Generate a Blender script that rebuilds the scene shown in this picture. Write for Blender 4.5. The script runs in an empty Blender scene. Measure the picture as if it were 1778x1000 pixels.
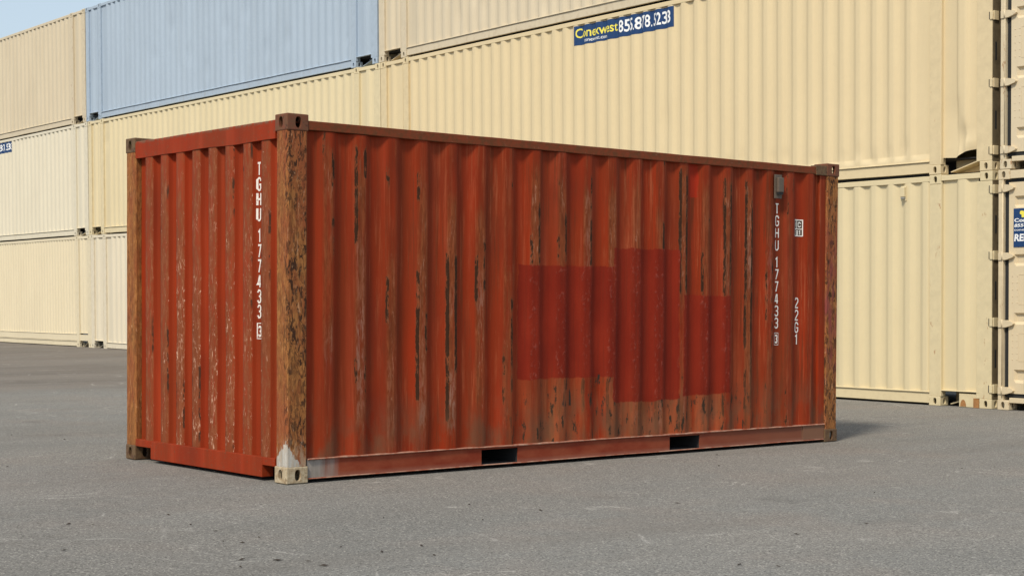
import bpy, bmesh, math, random
from mathutils import Matrix, Vector, noise
random.seed(7)
SC = bpy.context.scene
COL = SC.collection
rad = math.radians

# ------------------------------------------------------------------ camera, sky, sun, exposure
def cam_axes(a, b, c):
    r = Vector((math.cos(a), math.sin(a), 0)); f = Vector((-math.sin(a)*math.cos(b), math.cos(a)*math.cos(b), math.sin(b)))
    u = r.cross(f)
    return r*math.cos(c) + u*math.sin(c), -r*math.sin(c) + u*math.cos(c), f
cd = bpy.data.cameras.new('camera'); cam = bpy.data.objects.new('camera', cd); COL.objects.link(cam)
cr, cu, cf = cam_axes(-0.69819, -0.02592, -0.00892)
CM = Matrix.Identity(4)
for i in range(3):
    CM[i][0] = cr[i]; CM[i][1] = cu[i]; CM[i][2] = -cf[i]
CM.translation = Vector((-6.05194, -9.64337, 1.27593))
cam.matrix_world = CM
cd.sensor_width = 36; cd.sensor_fit = 'HORIZONTAL'; cd.lens = 36*2806.97/1778
cd.shift_x = 5.413/1778; cd.shift_y = 94.376/1778
cd.clip_start = 0.1; cd.clip_end = 8000
SC.camera = cam

SUN_EL, SUN_DIR = 48.0, Vector((-0.91, -0.40, 0)).normalized()
w = bpy.data.worlds.new('World'); SC.world = w; w.use_nodes = True
wn = w.node_tree; wn.nodes.clear()
wo = wn.nodes.new('ShaderNodeOutputWorld'); wb = wn.nodes.new('ShaderNodeBackground'); ws = wn.nodes.new('ShaderNodeTexSky')
ws.sky_type = 'NISHITA'; ws.sun_disc = False; ws.sun_elevation = rad(SUN_EL)
ws.sun_rotation = math.atan2(SUN_DIR.x, SUN_DIR.y)
ws.air_density = 1.0; ws.dust_density = 1.5; ws.ozone_density = 1.0
wb.inputs['Strength'].default_value = 0.123
# a thin bright veil of high cloud over the blue, the same in every direction
wv = wn.nodes.new('ShaderNodeMix'); wv.data_type = 'RGBA'; wv.inputs[0].default_value = 0.55; wv.inputs[7].default_value = (5.0, 5.75, 6.2, 1)
wn.links.new(ws.outputs[0], wv.inputs[6]); wn.links.new(wv.outputs[2], wb.inputs[0]); wn.links.new(wb.outputs[0], wo.inputs[0])
sl = bpy.data.lights.new('sun', 'SUN'); sl.energy = 3.05; sl.angle = rad(9); sl.color = (1.0, 0.90, 0.745)
so = bpy.data.objects.new('sun', sl); COL.objects.link(so)
sv = Vector((SUN_DIR.x*math.cos(rad(SUN_EL)), SUN_DIR.y*math.cos(rad(SUN_EL)), math.sin(rad(SUN_EL))))
so.rotation_euler = sv.to_track_quat('Z', 'Y').to_euler(); so.location = sv*60
SC.view_settings.view_transform = 'Standard'; SC.view_settings.look = 'None'
SC.view_settings.exposure = 0.2; SC.view_settings.gamma = 1.0; SC.view_settings.use_curve_mapping = False

# ------------------------------------------------------------------ node helpers
class NT:
    def __init__(s, name):
        s.m = bpy.data.materials.new(name); s.m.use_nodes = True; s.t = s.m.node_tree
        s.b = s.t.nodes['Principled BSDF']
        s.tc = s.t.nodes.new('ShaderNodeTexCoord')
        s.sep = s.t.nodes.new('ShaderNodeSeparateXYZ'); s.t.links.new(s.tc.outputs['Object'], s.sep.inputs[0])
        s.X, s.Y, s.Z = s.sep.outputs
    def _in(s, sock, v):
        if isinstance(v, (int, float)): sock.default_value = v
        elif isinstance(v, tuple): sock.default_value = v if len(v) == len(sock.default_value) else tuple(v) + (1,)
        else: s.t.links.new(v, sock)
    def math(s, op, a, b=0.0, c=None, clamp=False):
        n = s.t.nodes.new('ShaderNodeMath'); n.operation = op; n.use_clamp = clamp
        s._in(n.inputs[0], a); s._in(n.inputs[1], b)
        if c is not None: s._in(n.inputs[2], c)
        return n.outputs[0]
    def ramp(s, v, a, b, lo=0.0, hi=1.0, smooth=False):
        n = s.t.nodes.new('ShaderNodeMapRange'); n.clamp = True
        if smooth: n.interpolation_type = 'SMOOTHSTEP'
        s._in(n.inputs[0], v); s._in(n.inputs[1], a); s._in(n.inputs[2], b); s._in(n.inputs[3], lo); s._in(n.inputs[4], hi)
        return n.outputs[0]
    def vec(s, sc=(1, 1, 1), off=(0, 0, 0)):
        n = s.t.nodes.new('ShaderNodeMapping'); s.t.links.new(s.tc.outputs['Object'], n.inputs[0])
        n.inputs['Scale'].default_value = sc; n.inputs['Location'].default_value = off
        return n.outputs[0]
    def noise(s, scale, sc=(1, 1, 1), off=(0, 0, 0), detail=4, rough=.6, dist=0.0):
        n = s.t.nodes.new('ShaderNodeTexNoise'); s.t.links.new(s.vec(sc, off), n.inputs['Vector'])
        n.inputs['Scale'].default_value = scale; n.inputs['Detail'].default_value = detail
        n.inputs['Roughness'].default_value = rough; n.inputs['Distortion'].default_value = dist
        return n.outputs[0]
    def vor(s, scale, sc=(1, 1, 1), out='Color'):
        n = s.t.nodes.new('ShaderNodeTexVoronoi'); s.t.links.new(s.vec(sc), n.inputs['Vector']); n.inputs['Scale'].default_value = scale
        return n.outputs[out]
    def mix(s, f, a, b):
        n = s.t.nodes.new('ShaderNodeMix'); n.data_type = 'RGBA'; n.clamp_factor = True
        s._in(n.inputs[0], f); s._in(n.inputs[6], a); s._in(n.inputs[7], b)
        return n.outputs[2]
    def attr(s, name):
        n = s.t.nodes.new('ShaderNodeAttribute'); n.attribute_name = name
        return n.outputs['Fac']
    def box(s, x0, x1, z0, z1, jag=.006, X=None):
        """1 inside a rectangle given in the container's own length/height, with a slightly ragged edge"""
        X = s.X if X is None else X
        j = s.math('MULTIPLY', s.math('SUBTRACT', s.noise(9, detail=6, rough=.7), .5), jag*11)
        xx = s.math('ADD', X, j); zz = s.math('ADD', s.Z, j)
        e = .004
        a = s.math('MULTIPLY', s.ramp(xx, x0-e, x0+e), s.ramp(xx, x1+e, x1-e))
        b = s.math('MULTIPLY', s.ramp(zz, z0-e, z0+e), s.ramp(zz, z1+e, z1-e))
        return s.math('MULTIPLY', a, b)
    def mul(s, *a):
        r = a[0]
        for q in a[1:]: r = s.math('MULTIPLY', r, q)
        return r
    def finish(s, col, rough=.5, bump=None, strength=.2, dist=.002, spec=.4, metal=0.0):
        s._in(s.b.inputs['Base Color'], col); s._in(s.b.inputs['Roughness'], rough); s._in(s.b.inputs['Specular IOR Level'], spec)
        s._in(s.b.inputs['Metallic'], metal)
        if bump is not None:
            n = s.t.nodes.new('ShaderNodeBump'); n.inputs['Strength'].default_value = strength; n.inputs['Distance'].default_value = dist
            s.t.links.new(bump, n.inputs['Height']); s.t.links.new(n.outputs[0], s.b.inputs['Normal'])
        return s.m

RUST = (.15, .055, .02); DARK = (.03, .018, .012); PALE = (.42, .24, .16)

def red_paint(name, axis='X', side=False, end=False):
    t = NT(name)
    st = (1, 1, .12)
    k = 1.06 if not side else 1.0
    base = t.mix(t.ramp(t.noise(3.5, (1, 1, .16), detail=3), .35, .65), (.275*k, .0285*k, .0065), (.205*k, .030*k, .0085))
    base = t.mix(t.ramp(t.noise(7, (1, 1, .05), (3, 1, 2), detail=5), .5, .72, 0, .55), base, (.35*k, .055*k, .022))
    base = t.mix(t.ramp(t.noise(2.2, (1, 1, .5), (9, 4, 2), detail=2), .5, .7, 0, .5), base, (.165, .020, .008))
    # thin vertical weathering streaks
    base = t.mix(t.ramp(t.noise(60, (1, 1, .02), detail=2), .55, .75, 0, .30), base, (.15, .032, .012))
    if side or end:
        cr = t.attr('crest'); ed = t.attr('edge')
        if side:
            flk = t.attr('flake'); scf = t.attr('scuff')
            fine = t.noise(26, (1, 1, .10), detail=6, rough=.7)
            gr = t.noise(52, (1, 1, .16), (4, 1, 7), detail=7, rough=.75, dist=.6)
            m = t.mul(t.ramp(cr, .80, .97), t.ramp(t.math('ADD', t.math('MULTIPLY', scf, .30), fine), .52, .80))
            base = t.mix(t.mul(m, .78), base, t.mix(t.ramp(gr, .42, .58), (.165, .044, .014), (.30, .09, .032)))
            g = t.mul(t.ramp(cr, .9, 1), t.ramp(t.noise(1.1, (1, 1, .55), (12, 3, 1), detail=2), .52, .62), t.ramp(gr, .46, .60), scf)
            base = t.mix(t.mul(g, .7), base, (.36, .23, .18))
            # dense thin streaks of rust and chalked paint, most on the right half
            rt = t.ramp(t.X, .2, 2.4, .50, 1.0)
            k1 = t.noise(30, (1, 1, .030), (2, 2, 2), detail=6, rough=.75, dist=.2); k2 = t.noise(36, (1, 1, .040), (9, 2, 5), detail=6, rough=.75, dist=.2)
            base = t.mix(t.mul(t.ramp(k1, .50, .60), t.ramp(t.noise(2.2, (1, 1, .5), (3, 6, 6), detail=4), .38, .56), rt, .70), base, (.115, .030, .011))
            base = t.mix(t.mul(t.ramp(k2, .52, .62), t.ramp(t.noise(2.6, (1, 1, .45), (8, 1, 6), detail=4), .42, .60), rt, .60), base, (.38, .105, .045))
            # black peeled paint along crest edges
            seg = t.math('MAXIMUM', t.mul(t.ramp(t.noise(2.3, (1, 1, .36), (5, 5, 2), detail=4), .56, .62), .30), flk)
            jg = t.math('MULTIPLY', t.math('SUBTRACT', t.noise(40, (1, 1, .30), detail=7, rough=.72), .5), 2.3)
            ch = t.ramp(t.math('ADD', t.math('ADD', ed, jg), t.math('MULTIPLY', seg, .42)), 1.20, 1.27)
            ch = t.mul(ch, t.ramp(seg, .08, .2))
            halo = t.mul(t.ramp(t.math('ADD', t.math('ADD', ed, jg), t.math('MULTIPLY', seg, .42)), 1.02, 1.22), t.ramp(seg, .08, .3))
            base = t.mix(t.mul(halo, .55), base, (.19, .075, .032))
            base = t.mix(t.mul(ch, .93), base, (.034, .017, .009))
            # light scuffs along the crests
            ls = t.mul(t.ramp(cr, .8, 1), t.ramp(t.noise(60, (1, 1, .12), (6, 1, 9), detail=6, rough=.75, dist=.8), .56, .65), t.math('MAXIMUM', scf, .25), t.ramp(t.noise(2.4, (1, 1, .6), (5, 5, 1), detail=3), .42, .58))
            base = t.mix(t.mul(ls, .75), base, (.54, .27, .17))
            # orange, sun-bleached strip with blisters low down, right of the middle
            low = t.mul(t.ramp(t.Z, 1.05, .35), t.ramp(t.X, 1.6, 2.6), t.ramp(t.X, 5.4, 4.4))
            base = t.mix(t.mul(low, t.ramp(t.noise(9, (1, 1, .12), (1, 8, 3), detail=4), .36, .6), .85), base, t.mix(t.ramp(t.noise(16, (1, 1, .2), detail=3), .4, .6), (.36, .090, .034), (.25, .090, .036)))
            base = t.mix(t.mul(t.ramp(t.Z, .62, .30), t.ramp(t.noise(5, (1, 1, .5), (4, 4, 4), detail=5), .44, .62), .75), base, (.15, .065, .034))
            chips = t.mul(t.ramp(t.noise(22, (1, 1, .26), (7, 7, 7), detail=7, rough=.72), .578, .60), t.ramp(low, .25, .6))
            base = t.mix(chips, base, (.05, .03, .018))
            # repainted squares, a fresher red
            P = [(2.146, 3.160, .677, 1.578), (3.160, 3.940, .462, 1.735), (3.990, 4.590, .494, 1.353)]
            pm = None
            for q in P:
                k = t.box(*q)
                pm = k if pm is None else t.math('MAXIMUM', pm, k)
            pc = t.mix(t.ramp(t.noise(4, (1, 1, .4), (1, 1, 9)), .35, .65), (.185, .0145, .006), (.235, .021, .008))
            blis = t.mul(t.ramp(t.noise(34, (1, 1, .7), detail=5), .55, .70), t.ramp(cr, .2, .9))
            pc = t.mix(t.mul(blis, .45), pc, (.37, .105, .075))
            pc = t.mix(t.mul(t.ramp(k1, .5, .7), .5), pc, (.12, .018, .008))
            base = t.mix(t.mul(pm, t.ramp(gr, .60, .70, .94, .55)), base, pc)
            base = t.mix(t.mul(t.box(4.060, 4.175, 2.20, 2.49), .6), base, (.40, .022, .008))
            # hanging black peel under the patches
            drip = t.mul(t.box(2.55, 3.10, .46, .69, .012), t.ramp(t.noise(13, (1, 1, .10), (2, 2, 6), detail=3), .60, .63))
            base = t.mix(drip, base, (.04, .03, .022))
            bump = t.math('ADD', t.mul(fine, cr), t.mul(blis, pm, 1.5))
        else:
            fine = t.noise(30, (1, 1, .28), detail=6, rough=.75)
            big = t.ramp(t.noise(1.4, (1, 1, .55), (2, 3, 5), detail=3), .36, .62)
            lowz = t.ramp(t.Z, 2.2, .9, .0, .55)
            m = t.mul(t.ramp(cr, .75, .97), t.ramp(t.math('ADD', fine, t.math('MULTIPLY', t.math('ADD', big, lowz), .16)), .50, .68))
            base = t.mix(t.ramp(cr, .7, 1, 0, .4), base, (.27, .055, .021))
            base = t.mix(t.mul(m, .75), base, t.mix(t.ramp(fine, .48, .66), (.165, .050, .018), (.27, .10, .045)))
            mid = t.mul(t.ramp(t.Y, .45, .75), t.ramp(t.Y, 1.9, 1.55), t.ramp(t.Z, 1.95, 1.5))
            sc = t.mul(t.ramp(cr, .6, .9), t.ramp(t.math('ADD', t.noise(40, (1, 1, .34), (8, 8, 8), detail=5, rough=.7, dist=1.2), t.math('MULTIPLY', mid, .050)), .645, .695), t.ramp(t.math('ADD', big, lowz), .3, .8))
            base = t.mix(t.mul(sc, .9), base, (.66, .40, .28))
            wisp = t.mul(t.ramp(cr, .5, .9), t.ramp(t.math('ABSOLUTE', t.math('SUBTRACT', t.noise(5, (1.6, 1.6, .35), (1, 1, 1), detail=2, dist=2.5), .5)), .010, .003), t.ramp(t.noise(3, (1, 1, 1)), .5, .6))
            base = t.mix(t.mul(wisp, .7), base, (.50, .26, .17))
            base = t.mix(t.mul(t.ramp(t.math('ADD', ed, t.math('MULTIPLY', t.math('SUBTRACT', t.noise(30, (1, 1, .4), detail=5), .5), 2.0)), .95, 1.05), t.ramp(t.noise(2.1, (1, 1, .6), (3, 9, 3)), .56, .6)), base, (.06, .025, .014))
            bump = fine
        return t.finish(base, .6, bump, .5, .003, .10)
    fine = t.noise(30, (1, 1, 1), detail=6, rough=.7)
    base = t.mix(t.ramp(fine, .56, .68, 0, .7), base, (.15, .06, .03))
    base = t.mix(t.mul(t.ramp(t.Z, 2.53, 2.55), t.ramp(t.noise(20, detail=5), .42, .55)), base, (.17, .085, .05))
    base = t.mix(t.ramp(t.noise(70, detail=4), .69, .73, 0, .7), base, (.45, .25, .18))
    return t.finish(base, .6, fine, .2, .002, .12)

def rusty_rail():
    t = NT('rusty_red_rail')
    f = t.noise(22, (1, 1, 1), detail=6, rough=.7)
    c = t.mix(t.ramp(f, .40, .62), (.20, .044, .017), (.125, .046, .018))
    c = t.mix(t.ramp(t.noise(60, (.5, 1, 1), detail=5, rough=.75), .63, .70, 0, .6), c, (.36, .2, .15))
    return t.finish(c, .65, f, .3, .003, .15)

def sill_paint():
    """bottom side rail: dull red, bare grey steel near the front corner"""
    t = NT('sill_paint')
    f = t.noise(9, (.5, 1, 1), detail=5)
    c = t.mix(t.ramp(f, .35, .65), (.20, .028, .010), (.26, .058, .025))
    c = t.mix(t.ramp(t.X, 3.6, 5.2, 0, .75), c, (.20, .075, .042))
    lo = t.ramp(t.Z, .065, .03)
    c = t.mix(t.mul(lo, .55), c, (.30, .14, .10))
    g = t.ramp(t.math('ADD', t.X, t.math('MULTIPLY', t.noise(25, (1, 1, .06), detail=4), .35)), .66, .46)
    c = t.mix(g, c, t.mix(t.ramp(t.noise(12, (1, 1, .25), detail=5), .35, .65), (.22, .19, .16), (.34, .30, .27)))
    g2 = t.ramp(t.X, 5.55, 5.57)
    c = t.mix(t.mul(g2, .6), c, (.20, .115, .07))
    return t.finish(c, .6, f, .2, .002, .2)

def lip_paint():
    t = NT('scuffed_lip')
    f = t.noise(18, (.6, 1, 1), detail=5, rough=.7)
    c = t.mix(t.ramp(f, .38, .6), (.42, .25, .18), (.30, .085, .045))
    return t.finish(c, .6, f, .3, .002)

def post_rust(name, foot=False, red=0.0):
    t = NT(name)
    v = t.noise(38, (1, 1, .22), detail=8, rough=.74, dist=.8)
    v2 = t.noise(34, (1, 1, .34), (4, 4, 4), detail=8, rough=.72, dist=1.0)
    c = t.mix(t.ramp(v, .38, .60), (.40, .170, .050), (.20, .068, .020))
    c = t.mix(t.ramp(t.noise(4, (1, 1, .35), (2, 9, 1), detail=4), .46, .60, 0, .6), c, (.27, .060, .024))
    # flaked dark scale, thickest on the face towards the long side
    face = t.ramp(t.Y, .06, .004, .35, 1.0)
    c = t.mix(t.mul(t.ramp(v2, .495, .55), t.ramp(t.noise(4, (1, 1, .5), (8, 1, 3), detail=4), .30, .52), face), c, (.050, .020, .009))
    s = t.ramp(t.noise(55, (1, 1, .16), (3, 3, 8), detail=5, rough=.75, dist=1.6), .60, .67)
    c = t.mix(t.mul(s, t.ramp(t.noise(6, (1, 1, .5), (1, 1, 8)), .38, .54), .9), c, (.60, .35, .20))
    if red: c = t.mix(t.mul(t.ramp(t.noise(12, (1, 1, .3), (1, 5, 5), detail=5), .45, .6), t.ramp(t.Z, 2.2, 1.6), t.ramp(t.Z, .5, .8), red), c, (.24, .055, .045))
    if foot:
        d = t.math('ADD', t.math('MULTIPLY', t.math('ABSOLUTE', t.math('SUBTRACT', t.Y, .02)), .95), t.math('MULTIPLY', t.math('ABSOLUTE', t.X), 1.3))
        h = t.math('SUBTRACT', .375, t.math('ADD', d, t.math('MULTIPLY', t.noise(28, (1, 1, .5), detail=6, rough=.75), .16)))
        k = t.ramp(t.math('SUBTRACT', h, t.Z), -.004, .008)
        c = t.mix(k, c, t.mix(t.ramp(t.noise(30, (1, 1, .05), detail=3), .35, .65), (.33, .30, .26), (.55, .53, .49)))
        lw = t.mul(t.ramp(t.Z, .36, .12), t.ramp(t.noise(22, (1, 1, .4), (5, 5, 1), detail=6, rough=.7), .46, .56))
        c = t.mix(t.mul(lw, .75), c, (.42, .32, .22))
    return t.finish(c, .75, t.math('SUBTRACT', v, t.mul(v2, .9)), .9, .006, .2)

def casting_mat(name, a, b, d):
    t = NT(name)
    v = t.noise(28, detail=6, rough=.7)
    c = t.mix(t.ramp(v, .38, .62), a, b)
    c = t.mix(t.ramp(t.noise(16, (1, 1, 1), (5, 2, 2), detail=6, rough=.7), .58, .64, 0, .8), c, d)
    return t.finish(c, .65, v, .5, .003, .3)

def cream_paint(name, base, shade, rust=.5, streak=.5):
    t = NT(name)
    b2 = tuple(x*shade for x in base)
    c = t.mix(t.ramp(t.noise(1.3, (1, 1, .4), detail=4), .3, .7), base, b2)
    # faint dirt running down, stronger right under the top rail
    dirt = t.ramp(t.noise(11, (1, 1, .05), (2, 2, 2), detail=5), .5, .8, 0, .28*streak)
    c = t.mix(dirt, c, (base[0]*.66, base[1]*.62, base[2]*.55))
    sp = t.ramp(t.noise(8, (1, 1, .7), (3, 3, 3), detail=7, rough=.8), .715, .735)
    c = t.mix(t.mul(sp, .5*rust), c, (.18, .10, .055))
    f = t.noise(14, detail=5)
    c = t.mix(t.ramp(f, .4, .65, 0, .10), c, (base[0]*.8, base[1]*.8, base[2]*.83))
    # grime close to the bottom rail
    c = t.mix(t.mul(t.ramp(t.Z, .22, .03), t.ramp(t.noise(13, detail=5), .5, .7), .45*rust), c, (.34, .25, .15))
    return t.finish(c, .55, f, .12, .004, .3)

def rust_spots(name, base, amt):
    """corner castings and posts: paint with orange rust weeping from holes"""
    t = NT(name)
    c = t.mix(t.ramp(t.noise(9, detail=4), .35, .65), base, tuple(x*.9 for x in base))
    r = t.ramp(t.noise(12, (1, 1, .45), (6, 6, 1), detail=6, rough=.7), .70-amt*.2, .78-amt*.2)
    c = t.mix(r, c, t.mix(t.noise(30), (.42, .19, .06), (.22, .10, .045)))
    return t.finish(c, .6, t.noise(22, detail=4), .2, .003, .3)

def flat(name, col, rough=.5, v=.08, sc=20):
    t = NT(name)
    c = t.mix(t.ramp(t.noise(sc, detail=4), .3, .7), col, tuple(x*(1-v) for x in col))
    return t.finish(c, rough)

def worn_white():
    t = NT('white_stencil_paint')
    c = t.mix(t.ramp(t.noise(35, detail=5), .60, .68, 0, .45), (.82, .78, .72), (.40, .14, .09))
    c = t.mix(t.ramp(t.noise(70, (1, 1, .6), (4, 4, 4), detail=4), .62, .68, 0, .8), c, (.25, .05, .02))
    return t.finish(c, .5)

M = dict(
    side=red_paint('red_side_paint', side=True), end=red_paint('red_end_paint', end=True), red=red_paint('red_frame_paint'),
    rail=rusty_rail(), sill=sill_paint(), lip=lip_paint(),
    post_near=post_rust('rust_post_worn_foot', True), post=post_rust('rust_post'), post_far=post_rust('rust_post_red', False, .9),
    cast=casting_mat('rusty_casting', (.13, .062, .030), (.17, .052, .026), (.05, .025, .014)),
    cast_pale=casting_mat('worn_pale_casting', (.50, .42, .29), (.34, .25, .15), (.16, .10, .05)),
    cast_olive=casting_mat('dull_casting', (.15, .095, .045), (.10, .05, .027), (.05, .03, .018)),
    under=flat('tarred_underside', (.03, .03, .032), .8),
    vent=flat('grey_vent_plastic', (.12, .092, .070), .6),
    white=worn_white(), cell=flat('plaque_brown', (.07, .045, .03), .6),
    banner=flat('banner_blue', (.008, .043, .145), .4), byel=flat('banner_yellow', (.85, .75, .10), .4), bwhite=flat('banner_white', (.85, .87, .88), .4),
    gasket=flat('door_gasket', (.018, .020, .022), .7), bare=flat('galvanised_bar', (.30, .29, .26), .45),
    orange=flat('orange_rust_patch', (.42, .20, .07), .8, .4, 30),
)

# ------------------------------------------------------------------ mesh helpers
def link(name, me, mat=None, parent=None, label=None):
    o = bpy.data.objects.new(name, me); COL.objects.link(o)
    if mat: me.materials.append(mat)
    if parent: o.parent = parent
    if label: o['label'] = label
    return o
def add_box(bm, x0, x1, y0, y1, z0, z1, bev=0.0):
    r = bmesh.ops.create_cube(bm, size=1)
    for v in r['verts']:
        v.co = Vector(((x0+x1)/2 + v.co.x*(x1-x0), (y0+y1)/2 + v.co.y*(y1-y0), (z0+z1)/2 + v.co.z*(z1-z0)))
    if bev:
        es = list({e for v in r['verts'] for e in v.link_edges})
        bmesh.ops.bevel(bm, geom=es, offset=bev, segments=2, affect='EDGES', profile=.6)
def to_obj(bm, name, mat, parent=None, label=None, smooth=False):
    bmesh.ops.recalc_face_normals(bm, faces=bm.faces)
    me = bpy.data.meshes.new(name); bm.to_mesh(me); bm.free()
    if smooth: me.polygons.foreach_set('use_smooth', [True]*len(me.polygons))
    return link(name, me, mat, parent, label)
def box(name, mat, parent, x0, x1, y0, y1, z0, z1, bev=.004, label=None):
    bm = bmesh.new(); add_box(bm, x0, x1, y0, y1, z0, z1, bev)
    return to_obj(bm, name, mat, parent, label)
def boxes(name, mat, parent, L, bev=.003, label=None):
    bm = bmesh.new()
    for b in L: add_box(bm, *b, bev)
    return to_obj(bm, name, mat, parent, label)

def wobble_rail(name, mat, parent, x0, x1, y0, y1, z0, z1, amp, seed, step=.12, bev=True):
    """a long rail whose edges are slightly knocked about"""
    n = max(2, int((x1-x0)/step)); bm = bmesh.new(); rings = []
    c = .004
    for i in range(n+1):
        x = x0+(x1-x0)*i/n
        a = amp*noise.noise(Vector((x*1.1, seed, 0))); b = amp*.9*noise.noise(Vector((x*2.9, seed, 5)))
        p = [(y0+c+b, z0+a), (y1, z0+a), (y1, z1+b*.5), (y0+c+b, z1+b*.5), (y0+b, z1-c+b*.5), (y0+b, z0+c+a)]
        rings.append([bm.verts.new((x, q[0], q[1])) for q in p])
    for i in range(n):
        for k in range(6):
            bm.faces.new((rings[i][k], rings[i][(k+1) % 6], rings[i+1][(k+1) % 6], rings[i+1][k]))
    bm.faces.new(rings[0]); bm.faces.new(rings[-1])
    return to_obj(bm, name, mat, parent)

def casting_mesh(name, sx, sy, sz, fx=1, fy=1):
    """hollow corner casting, oval holes on both ±x and ±y faces; origin at its minimum corner"""
    bm = bmesh.new()
    def P(face, u, v):
        return {'y0': (u, 0, v), 'y1': (u, sy, v), 'x0': (0, u, v), 'x1': (sx, u, v)}[face]
    N = 20
    for face, wu in (('y0', sx), ('y1', sx), ('x0', sy), ('x1', sy)):
        hu, hv = .0255, .040
        off = {'y': (.5 if True else 0)}['y']
        cx_ = wu*.52; cz_ = sz*.50
        ov = []
        for i in range(N):
            a = 2*math.pi*(i+.5)/N
            ca, sa = math.cos(a), math.sin(a)
            u = cx_ + hu*(1 if ca > 0 else -1)*abs(ca)**.75; v = cz_ + hv*(1 if sa > 0 else -1)*abs(sa)**.8
            ov.append((u, v))
        vo = [bm.verts.new(P(face, *q)) for q in ov]
        corners = [bm.verts.new(P(face, *q)) for q in ((wu, sz), (0, sz), (0, 0), (wu, 0))]
        q4 = N//4
        for k in range(4):
            for i in range(k*q4, k*q4+q4-1): bm.faces.new((corners[k], vo[i], vo[i+1]))
            i = k*q4+q4-1
            bm.faces.new((corners[k], vo[i], vo[(i+1) % N], corners[(k+1) % 4]))
        d = .024
        dx, dy = {'y0': (0, d), 'y1': (0, -d), 'x0': (d, 0), 'x1': (-d, 0)}[face]
        vi = [bm.verts.new((v.co.x+dx, v.co.y+dy, v.co.z)) for v in vo]
        for i in range(N): bm.faces.new((vo[i], vo[(i+1) % N], vi[(i+1) % N], vi[i]))
    for z in (0, sz): bm.faces.new([bm.verts.new(q) for q in ((0, 0, z), (sx, 0, z), (sx, sy, z), (0, sy, z))])
    bmesh.ops.remove_doubles(bm, verts=bm.verts, dist=.0004)
    bmesh.ops.recalc_face_normals(bm, faces=bm.faces)
    es = [e for e in bm.edges if e.calc_length() > .10 and len(e.link_faces) == 2 and abs(e.link_faces[0].normal.dot(e.link_faces[1].normal)) < .3
          and all((abs(v.co.x) < .001 or abs(v.co.x-sx) < .001 or abs(v.co.y) < .001 or abs(v.co.y-sy) < .001) for v in e.verts)]
    bmesh.ops.bevel(bm, geom=es, offset=.007, segments=2, affect='EDGES', profile=.5)
    me = bpy.data.meshes.new(name); bm.to_mesh(me); bm.free()
    return me

class Profile:
    """corrugation: outer crests at depth 0, valleys at depth d, measured along a wall"""
    def __init__(s, x0, x1, first, pitch, crest, web, n, depth, soft=.007):
        pts = [(x0, depth, 0)]
        for k in range(n):
            a = first+k*pitch
            pts += [(a-web, depth, 0), (a, 0, 1), (a+crest, 0, 1), (a+crest+web, depth, 0)]
        pts.append((x1, depth, 0))
        pts = [p for p in pts if x0 <= p[0] <= x1]
        s.raw = pts; s.x0, s.x1, s.depth = x0, x1, depth
        out = []
        for i, p in enumerate(pts):
            if i in (0, len(pts)-1) or abs(p[0]-x0) < 2*soft or abs(p[0]-x1) < 2*soft:
                out.append((p[0], p[1], p[2], 0)); continue
            a, b = pts[i-1], pts[i+1]
            def lerp(q, d):
                L = abs(q[0]-p[0]); f = min(.3, d/max(L, 1e-6))
                return (p[0]+(q[0]-p[0])*f, p[1]+(q[1]-p[1])*f)
            A, B = lerp(a, soft), lerp(b, soft)
            if p[2]:
                out += [(A[0], A[1], .85, 1.0), (B[0], B[1], 1, 1.0)] if a[1] > p[1] else [(A[0], A[1], 1, 1.0), (B[0], B[1], .85, 1.0)]
                o_ = a if a[1] > p[1] else b
                out.append((p[0]+(o_[0]-p[0])*.32, p[1]+(o_[1]-p[1])*.32, .3, .30))
            else:
                out += [(A[0], A[1], 0, 0), (B[0], B[1], 0, 0)]
            # extra column inside each crest so wear can differ from its edges
            if p[2] and b[2]:
                out.append(((p[0]*.72+b[0]*.28), 0, 1, .25)); out.append(((p[0]*.28+b[0]*.72), 0, 1, .25))
        s.cols = sorted(out)
    def at(s, x):
        c = s.cols
        if x <= c[0][0]: return c[0][1]
        for i in range(len(c)-1):
            if x <= c[i+1][0]:
                f = (x-c[i][0])/max(1e-9, c[i+1][0]-c[i][0]); return c[i][1]+(c[i+1][1]-c[i][1])*f
        return c[-1][1]

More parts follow.
